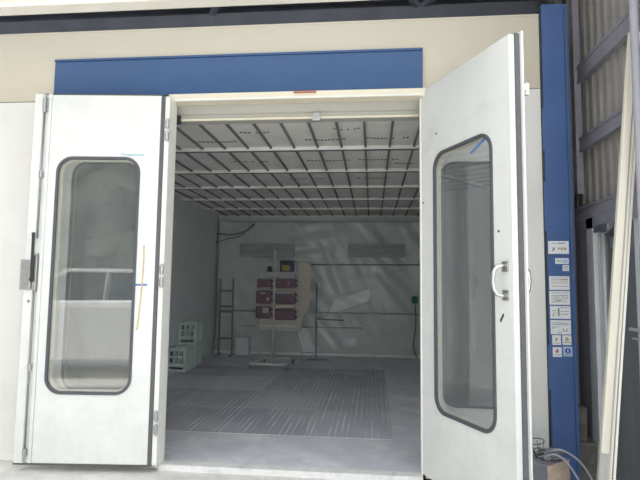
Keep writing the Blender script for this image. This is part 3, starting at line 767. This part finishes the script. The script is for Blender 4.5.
for i, (x, y, z, lab) in enumerate(((-3.31, 4.42, .003, 'pale green crate on the floor nearest the doorway, lowest in view'), (-3.32, 4.95, .003, 'pale green crate at the bottom of the rear stack'), (-3.32, 4.95, .405, 'pale green crate on top of the rear stack'))):
    o = cr if i == 0 else copy_tree(cr)
    o.location = (x, y, z); o['label'] = lab; o['group'] = G; o['category'] = 'crate'

# wheeled stand with hung parts
sx, sy = -1.868, 5.6
t = thing('wheeled_stand', 'grey steel stand with tall pole and castors in mid booth', 'stand', (sx, sy, 0))
bm = bmesh.new(); T(bm, [(0, 0, .1), (0, 0, 2.17)], .024, 12); obj('pole', bm, 'stand', t, smooth=True)
bm = bmesh.new()
bar(bm, (-.26, -.62, .095), (.34, -.62, .095), .05, .04); bar(bm, (-.20, .15, .095), (.34, .15, .095), .05, .04)
bar(bm, (-.27, -.64, .095), (-.20, .17, .095), .05, .04); bar(bm, (.34, -.64, .095), (.34, .17, .095), .05, .04); bar(bm, (0, -.62, .10), (0, .15, .10), .06, .04)
obj('base', bm, 'stand', t, bevel=.003)
for (x, y) in ((-.28, -.65), (.36, -.65), (-.20, .18), (.36, .18)):
    bm = bmesh.new(); T(bm, [(x - .014, y, .036), (x + .014, y, .036)], .036, 14); B(bm, x - .02, x + .02, y - .015, y + .015, .05, .085); obj('castor', bm, 'tube', t)
for z in (.72, 1.02, 1.36, 1.68):
    bm = bmesh.new(); bar(bm, (-.30, .012, z), (.42, .012, z), .025, .03); obj('cross_arm', bm, 'stand', t)
bm = bmesh.new()
T(bm, [(.0, .12, .1), (-.02, .12, 1.6)], .01, 6); T(bm, curve_pts([(.42, .06, .62), (.52, .06, .35), (.56, .06, .1), (.57, .02, .015)]), .006, 6); obj('hanging_cord', bm, 'tube', t)

def P2(x, z): return (x - sx, z)
t = thing('masked_panel', 'large beige masked car panel with rounded lower corner on the stand', 'car panel', (sx, sy, 0))
bm = bmesh.new()
out = [(-2.14, .63), (-1.40, .62), (-1.36, .64), (-1.33, .80), (-1.29, .92), (-1.22, 1.01), (-1.17, 1.10), (-1.16, 1.20), (-1.16, 1.90), (-1.19, 1.94), (-1.42, 1.95), (-1.43, 1.62), (-1.60, 1.61), (-2.10, 1.58), (-2.16, 1.2), (-2.15, .8)]
extrude_poly(bm, [P2(*p) for p in out], 'y', .04, .075); 
obj('paper_cover', bm, 'kraft', t, bevel=.01)
bm = bmesh.new()
bm.free()
for (p, q, w_) in (((.45, .036, 1.42), (.70, .036, 1.44), .03), ((.45, .036, 1.26), (.70, .036, 1.27), .03), ((.35, .036, .66), (.50, .036, .95), .006), ((.45, .036, 1.76), (.70, .036, 1.76), .01)):
    bm = bmesh.new(); bar(bm, p, q, w_, .008); obj('tape_strip', bm, 'pale', t)
def ribbed(x0, x1, z0, z1, lab, extra=None):
    t = thing('maroon_trim_piece', lab, 'car part', ((x0 + x1) / 2, sy - .06, z0), group='maroon trim pieces on the stand')
    w = x1 - x0; h = z1 - z0
    bm = bmesh.new(); B(bm, -w / 2, w / 2, -.02, .03, 0, h); obj('piece_body', bm, 'maroon', t, bevel=.012)
    bm = bmesh.new()
    for k in range(3): B(bm, -w / 2 + .02, w / 2 - .02, -.028, -.02, h * (.22 + .25 * k), h * (.22 + .25 * k) + .012)
    obj('ridge', bm, 'maroon', t)
    bm = bmesh.new()
    for z in (.2, .7): B(bm, w / 2 - .004, w / 2 + .03, -.01, .02, h * z, h * z + .03)
    obj('clip', bm, 'dark', t)
    if extra:
        bm = bmesh.new()
        for (a, b, c, d) in extra: B(bm, -w / 2 + a * w, -w / 2 + b * w, -.032, -.026, c * h, d * h)
        obj('paper_patch', bm, 'pale', t)
    return t
ribbed(-1.83, -1.44, 1.44, 1.61, 'dark maroon ribbed trim piece, right of the pole, topmost', [(.62, .66, .3, .75)])
ribbed(-1.83, -1.44, 1.15, 1.37, 'dark maroon ribbed trim piece, right of the pole, middle', [(.0, .95, .84, .97)])
ribbed(-1.83, -1.44, .84, 1.04, 'dark maroon ribbed trim piece, right of the pole, lowest')
ribbed(-2.18, -1.91, 1.42, 1.61, 'dark maroon ribbed trim piece, left of the pole, topmost', [(.1, .9, .0, .14)])
ribbed(-2.20, -1.91, 1.14, 1.38, 'dark maroon ribbed trim piece, left of the pole, middle with white square', [(.7, .9, .25, .5), (.3, .6, .75, .9)])
ribbed(-2.20, -1.91, .86, 1.09, 'dark maroon ribbed trim piece, left of the pole, lowest with grey patch', [(.45, .85, .45, .9)])
bm = bmesh.new(); B(bm, -1.80, -1.44, sy - .08, sy - .02, 1.065, 1.125); B(bm, -1.70, -1.46, sy - .085, sy - .08, 1.075, 1.10)
tag(obj('beige_strip', bm, 'kraft', bevel=.005), 'narrow beige paper strip above the lowest maroon piece', 'strip')
bm = bmesh.new(); B(bm, -2.03, -1.45, sy - .09, sy - .026, 1.645, 1.745)
tag(obj('grey_card_strip', bm, 'pale', bevel=.005), 'pale grey strip lying across the stand above the maroon pieces', 'strip')
t = thing('labelled_can_box', 'small dark box with navy and yellow label atop the stand', 'box', (-1.62, sy - .04, 1.745))
bm = bmesh.new(); B(bm, -.13, .13, -.04, .04, 0, .22); obj('box_body', bm, 'dark', t, bevel=.006)
bm = bmesh.new(); B(bm, .085, .13, -.045, -.04, .01, .21); obj('navy_label', bm, 'navy', t)
bm = bmesh.new(); B(bm, -.09, .06, -.045, -.04, .02, .13); obj('yellow_label', bm, 'yellow', t)
bm = bmesh.new(); B(bm, -2.0, -1.92, sy - .07, sy - .0, 1.745, 1.85); 
tag(obj('dark_cup', bm, 'dark', bevel=.012), 'small dark cup left of the pole top on the grey strip', 'cup')
bm = bmesh.new(); B(bm, -1.47, -1.435, sy - .04, sy + .0, 1.745, 1.97)
tag(obj('pale_tube', bm, 'pale', bevel=.008), 'upright pale sleeve between labelled box and beige panel', 'sleeve')

# ------------------------------------------------------------------ behind the camera: white car and hedge (seen in the glass)
car = thing('white_car', 'white parked car reflected in the left door window', 'car', (-6.05, -5.1, -.02), math.radians(90))
car.scale = (1, 1, 1.09)
W = .9
bm = bmesh.new()
sec = [(-.02, .30), (.0, .55), (-.03, .74), (-.18, .86), (-.62, .97), (-1.15, 1.05), (-1.25, 1.08), (-4.4, 1.10), (-4.55, .98), (-4.6, .45), (-4.5, .28)]
rows = []
for x, k in ((-W, .0), (-W * .96, .04), (-W * .8, .06), (-.35, .08), (.35, .08), (W * .8, .06), (W * .96, .04), (W, .0)):
    sh = (abs(x) / W) ** 3 * .16
    rows.append([bm.verts.new((x, y - sh if y > -2 else y + sh * .5, z + (k if z > .8 else 0) - (.05 if abs(x) == W and z > .8 else 0))) for y, z in sec])
for a, b in zip(rows, rows[1:]):
    for i in range(len(sec)):
        j = (i + 1) % len(sec); bm.faces.new((a[i], a[j], b[j], b[i]))
bm.faces.new(rows[0]); bm.faces.new(rows[-1])
bmesh.ops.triangulate(bm, faces=[f for f in bm.faces if len(f.verts) > 4])
obj('car_body', bm, 'carwhite', car, smooth=False, bevel=.02)
bm = bmesh.new()
lo = [(-.78, -1.05, 1.10), (.78, -1.05, 1.10), (.80, -3.9, 1.12), (-.80, -3.9, 1.12)]
hi = [(-.62, -1.85, 1.56), (.62, -1.85, 1.56), (.62, -3.5, 1.56), (-.62, -3.5, 1.56)]
a = [bm.verts.new(p) for p in lo]; b = [bm.verts.new(p) for p in hi]
bm.faces.new(a); bm.faces.new(b)
for i in range(4): bm.faces.new((a[i], a[(i + 1) % 4], b[(i + 1) % 4], b[i]))
obj('cabin_glass', bm, 'carglass', car, bevel=.03)
bm = bmesh.new(); B(bm, -.66, .66, -3.55, -1.80, 1.545, 1.60)
for s in (-1, 1):
    bar(bm, (s * .79, -1.03, 1.10), (s * .64, -1.85, 1.57), .05, .05); bar(bm, (s * .80, -2.5, 1.1), (s * .65, -2.5, 1.57), .06, .03); bar(bm, (s * .81, -3.9, 1.1), (s * .64, -3.5, 1.57), .06, .06)
obj('car_roof', bm, 'carwhite', car, bevel=.02)
for s in (-1, 1):
    bm = bmesh.new(); extrude_poly(bm, [(s * .42, .66), (s * .80, .70), (s * .84, .80), (s * .60, .78)], 'y', -.22, .0); obj('headlight', bm, 'lamp', car)
    bm = bmesh.new(); B(bm, s * .95 - .08, s * .95 + .08, -1.35, -1.2, 1.08, 1.20); obj('side_mirror', bm, 'carwhite', car, bevel=.03)
bm = bmesh.new(); B(bm, -.40, .40, -.05, .012, .60, .70)
for k in range(3): B(bm, -.38, .38, .012, .018, .615 + k * .03, .625 + k * .03)
obj('grille', bm, 'cardark', car)
bm = bmesh.new(); B(bm, -.62, .62, -.05, .012, .33, .46); obj('bumper_intake', bm, 'cardark', car)
box('number_plate', -.17, .17, .012, .02, .48, .56, 'paper', car)
for x in (-.80, .80):
    for y in (-.9, -3.6):
        bm = bmesh.new(); T(bm, [(x - .11, y, .32), (x + .11, y, .32)], .32, 28); w = obj('wheel', bm, 'tyre', car)
        bm = bmesh.new(); T(bm, [(x - .115, y, .32), (x + .115, y, .32)], .19, 20); obj('hubcap', bm, 'steel', w)

hg = bmesh.new()
B(hg, -16, -3.5, -15.5, -13.5, -.02, 7.0)
bmesh.ops.subdivide_edges(hg, edges=[e for e in hg.edges if abs(e.verts[0].co.x - e.verts[1].co.x) > 1], cuts=44)
bmesh.ops.subdivide_edges(hg, edges=[e for e in hg.edges if abs(e.verts[0].co.z - e.verts[1].co.z) > 1], cuts=20)
for v in hg.verts:
    if v.co.z > .1:
        q = v.co * 1.1; v.co += Vector((noise.noise(q), noise.noise(q + Vector((9, 0, 0))) * 1.5, noise.noise(q + Vector((0, 9, 0))) * 1.6)) * .5
tag(obj('hedge', hg, 'hedge', smooth=False), 'tall dark green hedge across the yard, seen only as reflection', 'hedge')

# ------------------------------------------------------------------ light
w = bpy.data.worlds.new('sky'); SC.world = w; w.use_nodes = True
bg = w.node_tree.nodes['Background']
bg.inputs['Color'].default_value = (.93, .965, 1.0, 1); bg.inputs['Strength'].default_value = 1.7
sd = bpy.data.lights.new('sun', 'SUN'); sd.energy = 5.2; sd.angle = math.radians(2); sd.color = (1, .95, .86)
so = bpy.data.objects.new('sun', sd); COL.objects.link(so)
# sun behind the booth to the left, high: the facade stays in shade, yard and car are lit
dirv = Vector((.3, -.68, -1.25)).normalized()
so.rotation_euler = dirv.to_track_quat('-Z', 'Y').to_euler()

# ------------------------------------------------------------------ camera
cd = bpy.data.cameras.new('camera'); cam = bpy.data.objects.new('camera', cd); COL.objects.link(cam)
cd.sensor_width = 36; cd.lens = 520 / 640 * 36; cd.clip_start = .05; cd.clip_end = 200
R = [[0.995005317810845, 0.09906736396175908, 0.012250507165327275], [0.0035433264618634445, 0.08759406819847662, -0.9961499505867705], [-0.09975902147537352, 0.9912179057170573, 0.08680553565393731]]
x, d, f = (Vector(r) for r in R)
mw = Matrix((x, -d, -f)).transposed().to_4x4(); mw.translation = Vector((0, -4.289, 1.5))
cam.matrix_world = mw
SC.camera = cam
SC.cycles.max_bounces = 24; SC.cycles.diffuse_bounces = 16; SC.cycles.transparent_max_bounces = 24; SC.cycles.glossy_bounces = 6
SC.view_settings.view_transform = 'Standard'; SC.view_settings.look = 'None'
SC.view_settings.gamma = 1; SC.view_settings.use_curve_mapping = False
SC.view_settings.exposure = 0.31
